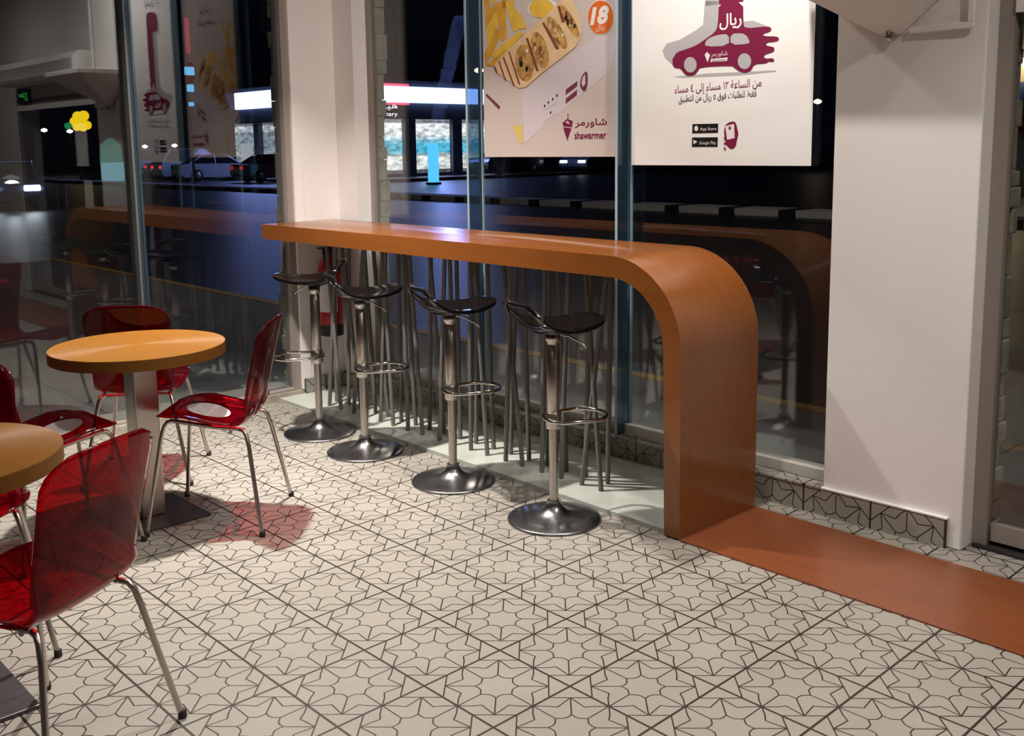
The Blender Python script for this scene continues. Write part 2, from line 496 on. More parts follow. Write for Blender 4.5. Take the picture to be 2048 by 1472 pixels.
# stone cladding on the outside of the piers
def stones(name, T, w, depth):
    mb = MB(); z = 0.0
    while z < CEIL:
        h = random.choice((.06, .08, .1, .13, .16))
        d = random.uniform(0, .022)
        if random.random() < .4:
            c = random.uniform(.3, .7) * w
            mb.box(0, c - .003, -d, depth, z, z + h - .004, T)
            mb.box(c, w + random.uniform(-.02, .02), -random.uniform(0, .022), depth, z, z + h - .004, T)
        else:
            mb.box(0, w + random.uniform(-.02, .02), -d, depth, z, z + h - .004, T)
        z += h
    return struct(mb, name, M_STONE, bevel=.006)
stones('wall_stone_left', lambda x, d, z: (-3.09 - x, 1.335 + d, z), .085, .05)
stones('wall_stone_back', lambda x, d, z: (-2.745 - d, 1.808 + x, z), .062, .05)
stones('wall_stone_right', lambda x, d, z: (1.000 - d, 1.925 + x, z), .115, .05)
stones('wall_stone_column', lambda x, d, z: (0.39 + d, 1.985 + x, z), .17, .05)

# white column on the right, door beside it
struct(MB().box(.402, .975, .010, .34, 0, CEIL, BW), 'wall_column', M_WHITE, bevel=.006)
struct(MB().box(.975, 6, 1.86, 2.1, 2.12, CEIL).box(3.45, 6, 1.86, 2.1, 0, 2.12), 'wall_front', M_WHITE)
d1 = empty('door_1'); d1['kind'] = 'structure'
fr = MB().box(.976, 1.03, 1.868, 1.918, 0, 2.12).box(3.40, 3.45, 1.868, 1.918, 0, 2.12).box(1.03, 3.40, 1.868, 1.918, 2.06, 2.12)
fr.build('frame', M_REVEAL, d1)
for a, b in ((1.04, 2.21), (2.22, 3.39)):
    lf = MB().box(a, b, 1.890, 1.900, .10, 2.05).build('door_leaf', M_GLASS, d1)
    MB().box(a, b, 1.880, 1.910, .03, .10).box(a, b, 1.880, 1.910, 2.02, 2.055).build('rail', M_REVEAL, lf)
    xh = b - .12 if a < 2 else a + .12
    MB().tube([(xh, 1.835, .85), (xh, 1.835, 1.35)], .014).tube([(xh, 1.835, .9), (xh, 1.892, .9)], .008).tube([(xh, 1.835, 1.3), (xh, 1.892, 1.3)], .008).build('handle', M_CHROME, lf)
struct(MB().box(.985, 3.45, 1.845, 2.0, 0, .012), 'trim_6', pm('dark_threshold', (.02, .018, .016), .6, bump=.3))
struct(MB().box(1.035, 3.40, 1.855, 1.878, 2.0, 2.055), 'trim_7', M_WHITE)

# ------------------------------------------------------------------ ceiling lights
hs = None
for i, (x, y, w, beam) in enumerate(DOWNLIGHTS):
    if hs is None:
        hs = empty('ceiling_light', (x, y, CEIL), 0, 'round white recessed downlight set in the dining room ceiling', 'ceiling light', 'recessed downlights in the ceiling')
        MB().lathe([(.062, -.012), (.085, -.012), (.085, 0), (.06, 0)], 32).build('trim_ring', M_CEIL, hs)
        MB().lathe([(.001, -.004), (.060, -.004), (.060, -.002)], 32).build('diffuser', emis('downlight_glow', (1, .88, .74), 14), hs)
        o = hs
    else:
        o = copy_tree(hs); o.location = (x, y, CEIL)
    lamp('downlight_lamp', (0, 0, -.02), w, WARM, .11, parent=o, spread=beam)

# ------------------------------------------------------------------ bar counter
ct = empty('bar_counter', (0, 0, 0), 0, 'long orange wooden bar counter that curves down to the floor at its right end', 'bar counter')
XE, ZT, TH, RO = .155, 1.108, .088, .36
outer = [(-2.978, ZT)] + arc(XE - RO, ZT - RO, RO, 90, 0, 28) + [(XE, 0.006)]
inner = [(XE - TH + .012, 0.006)] + arc(XE - RO, ZT - RO, RO - TH, 0, 90, 28) + [(-2.978, ZT - TH)]
cm = MB()
n = len(outer)
inn = list(reversed(inner))
YF, YB = 1.100, 1.628
for prof in (outer, inn):
    v = [(x, y, z) for x, z in prof for y in (YF, YB)]
    cm.add(v, [(2 * i, 2 * i + 1, 2 * i + 3, 2 * i + 2) for i in range(len(prof) - 1)], True)
for y in (YF, YB):
    v = [(x, y, z) for x, z in outer] + [(x, y, z) for x, z in inn]
    cm.add(v, [(i, i + 1, n + i + 1, n + i) for i in range(n - 1)])
cm.add([(-2.978, y, z) for z in (ZT, ZT - TH) for y in (YF, YB)], [(0, 1, 3, 2)])
cm.build('slab', M_COUNTER, ct)
# grey rods between platform and counter
rs = random.Random(11)
front = [-2.598, -2.472, -2.345, -2.216, -2.079, -1.96, -1.826, -1.698, -1.556, -1.43, -1.304, -1.178, -1.044, -.923, -.792, -.666, -.538, -.418]
back = [-2.66, -2.532, -2.40, -2.257, -2.134, -2.011, -1.878, -1.756, -1.626, -1.496, -1.37, -1.234, -1.108, -.976, -.848, -.722, -.601, -.462]
lean_f = [.14, -.10, .12, .04, .10, -.06, .02, -.08, .07, -.03, .05, -.06, .08, -.14, .02, .08, .13, -.12]
lean_b = [.02, .05, -.12, -.02, -.10, .05, -.03, .07, -.06, .0, .04, -.05, .06, -.03, .02, -.06, .04, .03]
for xs, ls, y in ((front, lean_f, 1.283), (back, lean_b, 1.377)):
    for x, l in zip(xs, ls):
        MB().tube([(x, y, .012), (x + l, y + rs.uniform(-.03, .03), ZT - TH + .004)], .0115, 10).build('rod', M_ROD, ct)

# ------------------------------------------------------------------ bar stools
def stool_proto():
    r = empty('bar_stool')
    MB().lathe([(.19, 0), (.196, .003), (.197, .008), (.19, .011), (.14, .017), (.09, .026), (.055, .040), (.036, .06), (.030, .078), (.0295, .085)], 64).build('base', M_CHROMEDARK, r)
    MB().lathe([(.0195, .06), (.0195, .50)], 24).build('lower_post', M_STEEL, r)
    MB().lathe([(.0245, .40), (.0265, .402), (.0265, .74), (.0245, .742), (.0245, .76), (.031, .762), (.031, .79), (.02, .792)], 24).build('gas_lift_tube', M_STEEL, r)
    # foot ring: a D loop on the nose side of the post
    fr = MB()
    loop = [(-.035, .0), (-.03, .05), (.0, .085)] + [( .13 + .105 * math.cos(math.radians(a)), .105 * math.sin(math.radians(a))) for a in range(80, -81, -16)] + [(.0, -.085), (-.03, -.05)]
    fr.tube([(x, y, .435) for x, y in loop], .0085, 8, closed=True)
    fr.tube([(-.03, 0, .435), (.03, 0, .435)], .008, 8)
    fo = fr.build('foot_ring', M_CHROME, r)
    MB().lathe([(.0305, .395), (.0325, .397), (.0325, .462), (.0305, .464)], 24).build('collar', M_STEEL, fo)
    # seat shell: saddle with a raised rear that has an oval hand hole
    prof = [(-.160, .932), (-.170, .926), (-.172, .914), (-.168, .896), (-.160, .878), (-.148, .860), (-.132, .843), (-.11, .827), (-.08, .815), (-.04, .809), (.01, .81), (.05, .817), (.09, .826), (.13, .836), (.165, .844), (.19, .849), (.208, .851), (.215, .849)]
    wid = [.095, .125, .150, .168, .182, .192, .197, .197, .194, .188, .18, .17, .157, .14, .12, .096, .064, .02]
    nw = 20; v = []; fs = []
    for i, ((s, z), w) in enumerate(zip(prof, wid)):
        t = i / (len(prof) - 1)
        for k in range(nw + 1):
            a = -1 + 2 * k / nw
            y = w * math.sin(a * PI / 2) if abs(a) < 1 else w * a
            e = abs(y / .19) ** 2
            up = .042 * e * max(0, 1 - abs(t - .38) / .38) - .018 * e * max(0, (t - .62) / .38)
            fwd = .06 * e * max(0, 1 - t / .4)
            v.append((s + fwd, y, z + up))
    for i in range(len(prof) - 1):
        for k in range(nw):
            cy = abs((k + .5) / nw * 2 - 1)
            if 2 <= i <= 6 and cy < (.62 if i in (3, 4, 5) else .50): continue
            b = i * (nw + 1) + k
            fs.append((b, b + 1, b + nw + 2, b + nw + 1))
    mb = MB(); mb.add(v, fs, True)
    se = mb.build('seat', M_BLACK, r, fix=False)
    so = se.modifiers.new('solid', 'SOLIDIFY'); so.thickness = .017; so.offset = 0
    sb = se.modifiers.new('sub', 'SUBSURF'); sb.levels = 1; sb.render_levels = 1
    MB().lathe([(.028, .785), (.06, .797), (.085, .805), (.03, .808)], 32).build('seat_mount', M_BLACK, r)
    MB().tube([(.02, -.03, .79), (.05, -.045, .785), (.10, -.07, .755), (.115, -.078, .738)], .004, 8, radii=[.004, .004, .004, .0055]).build('height_lever', M_CHROME, r)
    return r
st0 = stool_proto()
STG = 'bar stools along the counter'
stools = [(-.363, .925, (.36, .93), 'black bar stool closest to the curved end of the counter'),
          (-1.042, .945, (.36, .93), 'black bar stool second from the curved end of the counter'),
          (-1.729, .93, (.42, .91), 'black bar stool overlapping the last stool, near the fire extinguisher'),
          (-2.196, .957, (-.62, -.78), 'black bar stool farthest along the counter, its seat turned round the other way')]
for i, (x, y, f, lab) in enumerate(stools):
    o = st0 if i == 0 else copy_tree(st0)
    o.location = (x, y, 0); o.rotation_euler = (0, 0, math.atan2(f[1], f[0]))
    if i == 3:
        for ch in o.children:
            if ch.name.split('.')[0] in ('seat', 'seat_mount', 'height_lever'): ch.location.z = .03
            if ch.name.startswith('gas'): ch.location.z = .025
    setp(o, lab, 'bar stool', STG)

# ------------------------------------------------------------------ red chairs
def chair_proto():
    r = empty('red_chair')
    prof = [(.220, .455), (.216, .468), (.204, .475), (.175, .478), (.13, .473), (.08, .464), (.03, .452), (-.03, .438), (-.075, .428), (-.11, .424), (-.14, .430), (-.16, .446), (-.176, .475), (-.189, .515), (-.202, .57), (-.216, .63), (-.231, .69), (-.245, .745), (-.258, .795), (-.266, .828), (-.272, .850), (-.276, .866)]
    L = [0]
    for a, b in zip(prof, prof[1:]): L.append(L[-1] + math.hypot(b[0] - a[0], b[1] - a[1]))
    nw = 18; v = []; fs = []
    for i, (s, z) in enumerate(prof):
        d0, d1 = L[i], L[-1] - L[i]
        g = max(0.0, min(1.0, (d1 - .0) / .46)) if z > .44 and s < -.1 else 1.0
        w = .206 if s > -.05 else (.206 - .026 * min(1, (-.05 - s) / .10) if z < .47 else .180 + .012 * min(1, (z - .47) / .3))
        for d, R in ((d0, .15), (d1, .075)):
            if d < R: w -= R - math.sqrt(max(R * R - (R - d) ** 2, 0.0)) if d > 0 else R * .90
        for k in range(nw + 1):
            a = -1 + 2 * k / nw
            y = w * a
            e = (abs(y) / .21) ** 2.2
            seat = max(0, min(1, (.52 - z) / .05))
            v.append((s + .030 * e * (1 - seat), y, z + .026 * e * seat * min(1, d0 / .16) - .022 * e * max(0, (z - .78) / .09)))
    for i in range(len(prof) - 1):
        for k in range(nw):
            b = i * (nw + 1) + k
            fs.append((b, b + 1, b + nw + 2, b + nw + 1))
    mb = MB(); mb.add(v, fs, True)
    sh = mb.build('seat_shell', M_RED, r, fix=False)
    so = sh.modifiers.new('solid', 'SOLIDIFY'); so.thickness = .006; so.offset = 0
    for sy in (-1, 1):
        MB().tube([(.145, .15 * sy, .461), (.05, .155 * sy, .448), (-.05, .155 * sy, .432), (-.13, .15 * sy, .424)], .0085, 10).build('seat_rail', M_STEEL, r)
        for sx in (-1, 1):
            zt = .460 if sx > 0 else .424
            lg = MB().tube([(.135 * sx, .151 * sy, zt), (.155 * sx, .158 * sy, zt - .004), (.168 * sx, .165 * sy, zt - .022), (.180 * sx, .174 * sy, zt - .07), (.235 * sx, .240 * sy, .012)], .0088, 10).build('leg', M_STEEL, r)
            MB().lathe([(.0115, 0), (.0125, .004), (.0115, .022), (.009, .024)], 14, (.237 * sx, .242 * sy, 0)).build('foot_cap', M_DARK, lg)
    MB().tube([(-.10, -.15, .412), (-.06, 0, .405), (-.10, .15, .412)], .0075, 8).build('cross_bar', M_STEEL, r)
    return r
ch0 = chair_proto()
CHG = 'red see-through chairs around the tables'
chairs = [((-1.406, -.042), (-.706, -.708), 'red see-through chair right of the farther round table, with a white sticker on its seat', 1),
          ((-2.21, -.01), (-.80, .60), 'red see-through chair behind the farther table, its back turned to us', 0),
          ((-1.592, -.66), (-.07, 1.0), 'red see-through chair left of the farther table, with a white seat sticker', 1),
          ((-.143, -1.203), (-.889, -.458), 'large red see-through chair nearest to us, in front of the nearer table', 0),
          ((-.935, -1.17), (.96, -.27), 'red chair at the left edge, pushed in under the far side of the nearer table', 0)]
for i, (p, f, lab, stick) in enumerate(chairs):
    o = ch0 if i == 0 else copy_tree(ch0)
    o.location = (p[0], p[1], 0); o.rotation_euler = (0, 0, math.atan2(f[1], f[0]))
    setp(o, lab, 'chair', CHG)
    chairs[i] = o
for o in (chairs[0], chairs[2]):
    sh = [c for c in o.children if c.name.startswith('seat_shell')][0]
    v = []; N = 40
    for k in range(N):
        a = 2 * PI * k / N
        for rr in (.088,):
            x, y = .035 + rr * math.cos(a), rr * math.sin(a)
            e = (abs(y) / .21) ** 2.2
            zz = .4448 + (.464 - .438) * (x + .0) / .11 + .026 * e + .0105
            v.append((x, y, zz))
    s = MB().add(v, [tuple(range(N))]).build('seat_sticker', M_STICK, sh, label='round white sticker')

# ------------------------------------------------------------------ round tables
def table(loc, r, h, label):
    t = empty('round_table', (*loc, 0), 0, label, 'table', 'round wooden tables')
    ring = lambda q: [(q * math.cos(2 * PI * k / 96), q * math.sin(2 * PI * k / 96)) for k in range(96)]
    MB().prism(ring(r), h - .046, h - .0015, 'xy', smooth=True).prism(ring(r - .0015), h - .002, h, 'xy', smooth=True).build('tabletop', M_TABLE, t)
    MB().box(-.052, .052, -.052, .052, .012, h - .046).build('post', M_STEEL, t, bevel=.006)
    MB().box(-.19, .19, -.19, .19, 0, .012).build('base_plate', pm('dark_base_plate', (.10, .09, .10), .35, .6), t, bevel=.003)
    return t
table((-1.63, -.268), .352, .75, 'farther round table with honey coloured top on a square steel post')
table((-.56, -1.335), .352, .735, 'nearer round table cut off by the left edge of the view')

# ------------------------------------------------------------------ fire extinguisher on the corner wall
fe = empty('fire_extinguisher', (-2.893, 1.515, 0), 0, 'red fire extinguisher hanging in the corner behind the last bar stool', 'fire extinguisher')
M_FER = pm('extinguisher_red', (.42, .012, .018), .25, coat=.5)
MB().lathe([(.001, .385), (.066, .385), (.072, .392), (.072, .43), (.072, .80), (.066, .84), (.045, .875), (.022, .89), (.02, .90)], 40).build('cylinder', M_FER, fe)
MB().lathe([(.0735, .388), (.0735, .455)], 40).build('foot_band', M_DARK, fe)
lb = MB(); N = 20; vv = []
for k in range(N + 1):
    a = math.radians(-130 + 130 * k / N)
    for z in (.54, .76): vv.append((.0732 * math.cos(a), .0732 * math.sin(a), z))
lb.add(vv, [(2 * k, 2 * k + 2, 2 * k + 3, 2 * k + 1) for k in range(N)], True).build('label', M_INKWHITE, fe)
MB().box(-.018, .018, -.018, .018, .90, .935).box(-.012, .012, -.09, .02, .935, .947).build('valve', M_CHROME, fe, bevel=.003)
MB().tube([(.0, -.02, .92), (.03, -.06, .93), (.07, -.07, .86), (.085, -.05, .72), (.082, -.03, .58)], .010, 8).build('hose', M_DARK, fe)
MB().box(-.085, -.07, -.02, .02, .70, .74).build('wall_bracket', M_ALU, fe)

# ------------------------------------------------------------------ things on the column
# white wall fixture whose sides taper down to a point
hd = empty('wall_hood', (.62, 1.752, 1.95), 0, 'white pointed hood fixed high on the column, tapering down to a hinge', 'wall hood')
hv = [(-.03, -.012, 0), (.05, -.012, 0), (.05, 0, 0), (-.03, 0, 0),
      (-.40, -.42, .26), (.36, -.42, .26), (.36, 0, .26), (-.40, 0, .26),
      (-.40, -.42, .30), (.36, -.42, .30), (.36, 0, .30), (-.40, 0, .30)]
hb = MB(); hb.add(hv, [(0, 1, 2, 3), (0, 4, 5, 1), (1, 5, 6, 2), (2, 6, 7, 3), (3, 7, 4, 0), (4, 8, 9, 5), (5, 9, 10, 6), (6, 10, 11, 7), (7, 11, 8, 4), (8, 11, 10, 9)])
hb.build('hood_body', M_WHITE, hd, bevel=.008)
MB().lathe([(.001, -.02), (.014, -.018), (.017, 0), (.014, .02)], 16, (.01, -.02, -.008)).tube([(-.025, -.018, .004), (.055, -.018, .010)], .004).build('hinge', M_STEEL, hd)
rc = MB().box(.70, .938, 1.736, 1.752, 1.948, 1.970).box(.916, .938, 1.736, 1.752, 1.970, CEIL - .02)
rc.build('cable_duct', M_WHITE, bevel=.003, label='thin white cable duct turning a corner on the white column', cat='cable duct')
# air curtain over the door (seen mirrored in the left window)
ac = empty('air_curtain', (2.2, 1.86, 2.36), 0, 'long white air curtain mounted on the wall over the glass door', 'air curtain')
MB().prism([(-.24, -.06), (-.20, -.11), (-.02, -.12), (0, -.10), (0, .12), (-.18, .12), (-.235, .06)], -1.1, 1.1, 'yz').build('casing', M_WHITE, ac, bevel=.01)
gr = MB()
for k in range(50): gr.box(-1.04 + k * .042, -1.025 + k * .042, -.243, -.238, -.05, .05)
gr.build('grille', M_INKGREY, ac)
ex_ = empty('exit_sign', (3.1, 1.86, 2.15), 0, 'small dark exit sign with green letters above the door', 'exit sign')
MB().box(-.16, .16, -.03, 0, -.07, .07).build('housing', M_DARK, ex_, bevel=.004)
lettering('lettering', arabic('مخرج'), emis('exit_green', (.03, .9, .12), 2.2), ex_, (-.12, -.0312, -.05), (1, 0, 0), (0, 0, 1), .24, .10)

# a sheet of paper lying on the platform
MB().prism([(-.09, -.06), (.10, -.05), (.08, .05), (-.05, .06)], 0, .0015, 'xy').build('paper_sheet', M_PAPER, loc=(-1.86, 1.205, .0205), label='white sheet of paper lying on the platform under the counter', cat='paper')

for k, (x, z, w, hh) in enumerate(((1.72, 1.62, .30, .42), (1.62, 1.12, .21, .30))):
    MB().box(x - w / 2, x + w / 2, 1.8885, 1.8895, z - hh / 2, z + hh / 2).build('paper_notice', M_PAPER, label=('large' if k == 0 else 'small') + ' white paper notice taped to the inside of the glass door', cat='notice')
# ------------------------------------------------------------------ the two banners hanging inside the back window
A1={'paper':[(0.297,0.346),(0.83,0.593),(0.949,0.562),(0.892,0.413),(0.305,0.071)],'fry1':[(0.027,0.69),(0.084,0.787),(0.154,0.757),(0.05,0.591)],'fry2':[(0.106,0.813),(0.18,0.816),(0.185,0.625),(0.143,0.612)],'fry3':[(0.18,0.805),(0.237,0.821),(0.274,0.657),(0.234,0.655)],'fry4':[(0.015,0.559),(0.111,0.682),(0.152,0.651),(0.022,0.495)],'fry5':[(0.236,0.777),(0.292,0.738),(0.338,0.662),(0.266,0.663)],'fry6':[(0.029,0.764),(0.097,0.808),(0.113,0.773),(0.027,0.696)],'fry7':[(0.058,0.55),(0.184,0.609),(0.282,0.651),(0.314,0.637),(0.108,0.507)],'fry8':[(0.018,0.495),(0.192,0.569),(0.175,0.536),(0.082,0.485)],'body':[(0.065,0.475),(0.175,0.553),(0.424,0.687),(0.545,0.756),(0.619,0.801),(0.676,0.742),(0.722,0.628),(0.69,0.552),(0.632,0.52),(0.405,0.41),(0.301,0.346),(0.189,0.405)],'st1':[(0.086,0.479),(0.099,0.484),(0.116,0.449),(0.108,0.445)],'st2':[(0.123,0.506),(0.133,0.508),(0.179,0.408),(0.169,0.406)],'st3':[(0.156,0.526),(0.166,0.53),(0.244,0.374),(0.231,0.376)],'st4':[(0.2,0.551),(0.209,0.555),(0.286,0.377),(0.274,0.377)],'sep1':[(0.331,0.611),(0.345,0.615),(0.421,0.442),(0.403,0.44)],'sep2':[(0.448,0.677),(0.462,0.681),(0.566,0.541),(0.543,0.54)],'sep3':[(0.554,0.749),(0.569,0.753),(0.603,0.67),(0.585,0.667)],'bar':[(0.023,0.344),(0.129,0.27),(0.119,0.253),(0.018,0.332)],'blot':[(0.221,0.164),(0.294,0.168),(0.297,0.066),(0.265,0.083)],'btn1':[(0.605,0.337),(0.684,0.375),(0.681,0.349),(0.604,0.31)],'btn2':[(0.604,0.291),(0.681,0.333),(0.679,0.305),(0.604,0.266)],'phone':[(0.7,0.361),(0.71,0.398),(0.745,0.424),(0.753,0.39),(0.749,0.343),(0.73,0.316),(0.703,0.34)],'phonein':[(0.71,0.361),(0.718,0.389),(0.735,0.407),(0.737,0.359),(0.721,0.344)],'emb1':[(0.58,0.171),(0.615,0.191),(0.651,0.178),(0.644,0.149),(0.588,0.155)],'emb1in':[(0.6,0.172),(0.618,0.182),(0.633,0.163)],'emb2':[(0.586,0.15),(0.642,0.142),(0.625,0.108),(0.614,0.081),(0.599,0.114)],'emb3':[(0.616,0.217),(0.621,0.217),(0.621,0.19),(0.616,0.19)],'badge':[(0.836,0.748),(0.916,0.662),(0.836,0.59),(0.754,0.677)],'t18':[(0.768,0.722),(0.888,0.636)],'triyal':[(0.806,0.64),(0.861,0.603)],'tar':[(0.666,0.189),(0.873,0.144)],'tlat':[(0.662,0.125),(0.87,0.088)],'e1':[(0.321,0.581),(0.382,0.477),(0.326,0.392),(0.243,0.498)],'e2':[(0.408,0.634),(0.491,0.53),(0.444,0.451),(0.368,0.566)],'e3':[(0.522,0.699),(0.61,0.58),(0.58,0.55),(0.484,0.655)],'e4':[(0.604,0.744),(0.69,0.626),(0.668,0.601),(0.574,0.71)],'sauce':[(0.44,0.799),(0.53,0.741),(0.439,0.705),(0.355,0.759)],'i1':[(0.457,0.261)],'i2':[(0.484,0.277)],'i3':[(0.515,0.292)],'i4':[(0.545,0.31)],'i5':[(0.499,0.226)],'l1':[(0.457,0.24),(0.541,0.277),(0.542,0.274),(0.458,0.237)],'l2':[(0.452,0.178),(0.544,0.224),(0.546,0.221),(0.454,0.175)],'edge':[(0.0,0.01),(0.937,-0.007),(0.02,0.833),(0.952,0.734)]}
A2={'car':[(0.482,0.714),(0.605,0.701),(0.607,0.609),(0.617,0.585),(0.732,0.585),(0.747,0.573),(0.737,0.561),(0.705,0.557),(0.706,0.546),(0.776,0.539),(0.783,0.528),(0.773,0.519),(0.72,0.519),(0.721,0.505),(0.757,0.498),(0.763,0.486),(0.755,0.477),(0.711,0.468),(0.712,0.456),(0.73,0.45),(0.747,0.453),(0.764,0.445),(0.756,0.435),(0.733,0.44),(0.725,0.432),(0.664,0.433),(0.652,0.408),(0.624,0.397),(0.595,0.405),(0.569,0.421),(0.554,0.434),(0.385,0.437),(0.379,0.423),(0.354,0.402),(0.32,0.402),(0.297,0.418),(0.281,0.439),(0.252,0.441),(0.238,0.453),(0.235,0.484),(0.246,0.493),(0.258,0.511),(0.315,0.522),(0.365,0.533),(0.414,0.557),(0.465,0.583),(0.479,0.611)],'win1':[(0.414,0.524),(0.414,0.546),(0.438,0.562),(0.486,0.571),(0.536,0.569),(0.539,0.519)],'win2':[(0.545,0.569),(0.603,0.567),(0.627,0.554),(0.641,0.531),(0.639,0.519),(0.546,0.521)],'wh1':[(0.335,0.485),(0.37,0.448),(0.336,0.416),(0.301,0.453)],'wh2':[(0.617,0.481),(0.651,0.445),(0.618,0.414),(0.584,0.45)],'shade':[(0.408,0.722),(0.483,0.714),(0.485,0.595),(0.414,0.522),(0.242,0.451),(0.193,0.492),(0.178,0.524),(0.199,0.554),(0.276,0.566),(0.364,0.601),(0.4,0.621)],'shade2':[(0.608,0.616),(0.653,0.615),(0.727,0.585),(0.614,0.582)],'ground':[(0.24,0.403),(0.416,0.407),(0.77,0.4),(0.771,0.395),(0.596,0.39),(0.291,0.396)],'decal':[(0.412,0.489),(0.424,0.501),(0.441,0.486),(0.428,0.455)],'decbox':[(0.446,0.469),(0.534,0.469),(0.527,0.454),(0.443,0.456)],'tdec':[(0.445,0.499),(0.531,0.474)],'trl':[(0.487,0.657),(0.6,0.588)],'tred':[(0.25,0.364),(0.703,0.309)],'tblk':[(0.272,0.317),(0.679,0.271)],'btn1':[(0.35,0.186),(0.488,0.185),(0.487,0.145),(0.349,0.145)],'btn2':[(0.349,0.126),(0.487,0.125),(0.486,0.083),(0.348,0.084)],'bt1':[(0.392,0.17),(0.479,0.152)],'bt2':[(0.39,0.108),(0.478,0.09)],'bi1':[(0.361,0.178),(0.382,0.154)],'bi2':[(0.357,0.116),(0.379,0.095)],'phone':[(0.517,0.169),(0.541,0.19),(0.577,0.193),(0.586,0.163),(0.594,0.138),(0.584,0.105),(0.582,0.085),(0.562,0.07),(0.537,0.083),(0.525,0.106)],'phonein':[(0.525,0.173),(0.571,0.182),(0.575,0.12),(0.536,0.113)],'dot':[(0.549,0.164)],'edge':[(0.001,0.006),(0.947,-0.014),(0.017,0.764),(0.963,0.662)]}

def banner(x0, w, z0, h, m, label):
    b = empty('banner', (x0, yk(x0) + .088, z0), math.atan(.0262), label, 'banner', 'banners hanging in the back window')
    N = 24
    v = []
    for i in range(N + 1):
        x = w * i / N
        for z in (0, h): v.append((x, 0, z))
    MB().box(0, w, 0, .0015, 0, h).build('sheet', m, b)
    MB().tube([(-.01, .004, h), (w + .01, .004, h)], .010, 10).build('top_rail', M_ALU, b)
    return b
def art(b, name, m, poly, layer, smooth_closed=False):
    d = -.0007 * layer
    mb = MB(); mb.add([(x, d, z) for x, z in poly], [tuple(range(len(poly)))])
    o = mb.build(name, m, b, fix=False)
    return o
def oval(pts, n=28):
    """ellipse through top, right, bottom, left"""
    (tx, tz), (rx, rz), (bx, bz), (lx, lz) = pts
    cx, cz = (tx + bx) / 2, (tz + bz) / 2
    cx2, cz2 = (rx + lx) / 2, (rz + lz) / 2
    cx, cz = (cx + cx2) / 2, (cz + cz2) / 2
    a = ((tx - bx) / 2, (tz - bz) / 2); c = ((rx - lx) / 2, (rz - lz) / 2)
    return [(cx + a[0] * math.sin(t) + c[0] * math.cos(t), cz + a[1] * math.sin(t) + c[1] * math.cos(t)) for t in (2 * PI * k / n for k in range(n))]
def smooth(pts, it=2):
    for _ in range(it):
        q = []
        for i in range(len(pts)):
            a, b = pts[i], pts[(i + 1) % len(pts)]
            q += [(a[0] * .75 + b[0] * .25, a[1] * .75 + b[1] * .25), (a[0] * .25 + b[0] * .75, a[1] * .25 + b[1] * .75)]
        pts = q
    return pts
def text(b, name, s, m, box, layer, **k):
    (x0, z1), (x1, z0) = box
    if z0 > z1: z0, z1 = z1, z0
    if name == 'lettering' and x1 - x0 > .25 and z1 - z0 < .06: z0 += .006
    return lettering(name, s, m, b, (x0, -.0007 * layer, z0), (1, 0, 0), (0, 0, 1), x1 - x0, z1 - z0, **k)

P2 = banner(-.685, .945, 1.455, 1.50, M_BANNER, 'white banner with a maroon car, hanging to the right in the back window')
art(P2, 'grey_print', M_INKGREY, A2['shade'], 1, True); art(P2, 'grey_print', M_INKGREY, A2['shade2'], 1)
# the tall numeral above the car: stem and flag
(sx0, _), (sx1, _) = A2['car'][0], A2['car'][1]
art(P2, 'numeral_print', M_INKGREY, [(sx0 - .07, .7), (sx0 - .07, 1.05), (sx0 - .12, 1.06), (sx0 - .13, 1.14), (sx0 - .10, 1.22), (sx0, 1.25), (sx0, .7)], 1)
art(P2, 'numeral_print', M_MAROON, [(sx0, .70), (sx1, .70), (sx1, 1.20), (sx1 - .02, 1.235), (sx1 - .06, 1.245), (sx0 - .02, 1.235), (sx0 - .09, 1.21), (sx0 - .11, 1.15), (sx0 - .10, 1.09), (sx0 - .06, 1.07), (sx0, 1.08)], 2)
art(P2, 'ground_print', M_INKGREY, A2['ground'], 1)
car = art(P2, 'car_print', M_MAROON, smooth(A2['car'], 1), 3)
for k in ('win1', 'win2'): art(P2, 'car_window_print', M_INKGREY, smooth(A2[k], 1), 4)
for k in ('wh1', 'wh2'): art(P2, 'car_wheel_print', M_INKGREY, oval(A2[k]), 4)
art(P2, 'logo_print', M_INKWHITE, A2['decal'], 4); art(P2, 'logo_print', M_INKWHITE, A2['decbox'], 4)
text(P2, 'lettering', arabic('شاورمر'), M_INKWHITE, A2['tdec'], 4)
text(P2, 'lettering', 'shawarmer', M_MAROON, [(A2['decbox'][0][0] + .006, A2['decbox'][0][1] - .002), (A2['decbox'][2][0] - .004, A2['decbox'][2][1] + .002)], 5)
text(P2, 'lettering', arabic('ريال'), M_INKWHITE, A2['trl'], 4, bold=.02)
text(P2, 'lettering', arabic('من الساعة ١٢ مساء إلى ٤ مساء'), M_MAROON, A2['tred'], 2, rot=.02)
text(P2, 'lettering', arabic('فقط للطلبات فوق ٥ ريال من التطبيق'), M_INKBLACK, A2['tblk'], 2, rot=.02)
text(P2, 'lettering', arabic('توصيل بـ'), M_INKBLACK, [(.33, 1.36), (.62, 1.27)], 2)
text(P2, 'lettering', arabic('خدمة'), M_INKBLACK, [(.40, 1.46), (.56, 1.40)], 2)
for k, t, s in (('btn1', 'bt1', 'App Store'), ('btn2', 'bt2', 'Google Play')):
    art(P2, 'app_button', M_INKBLACK, A2[k], 2); text(P2, 'lettering', s, M_INKWHITE, A2[t], 3)
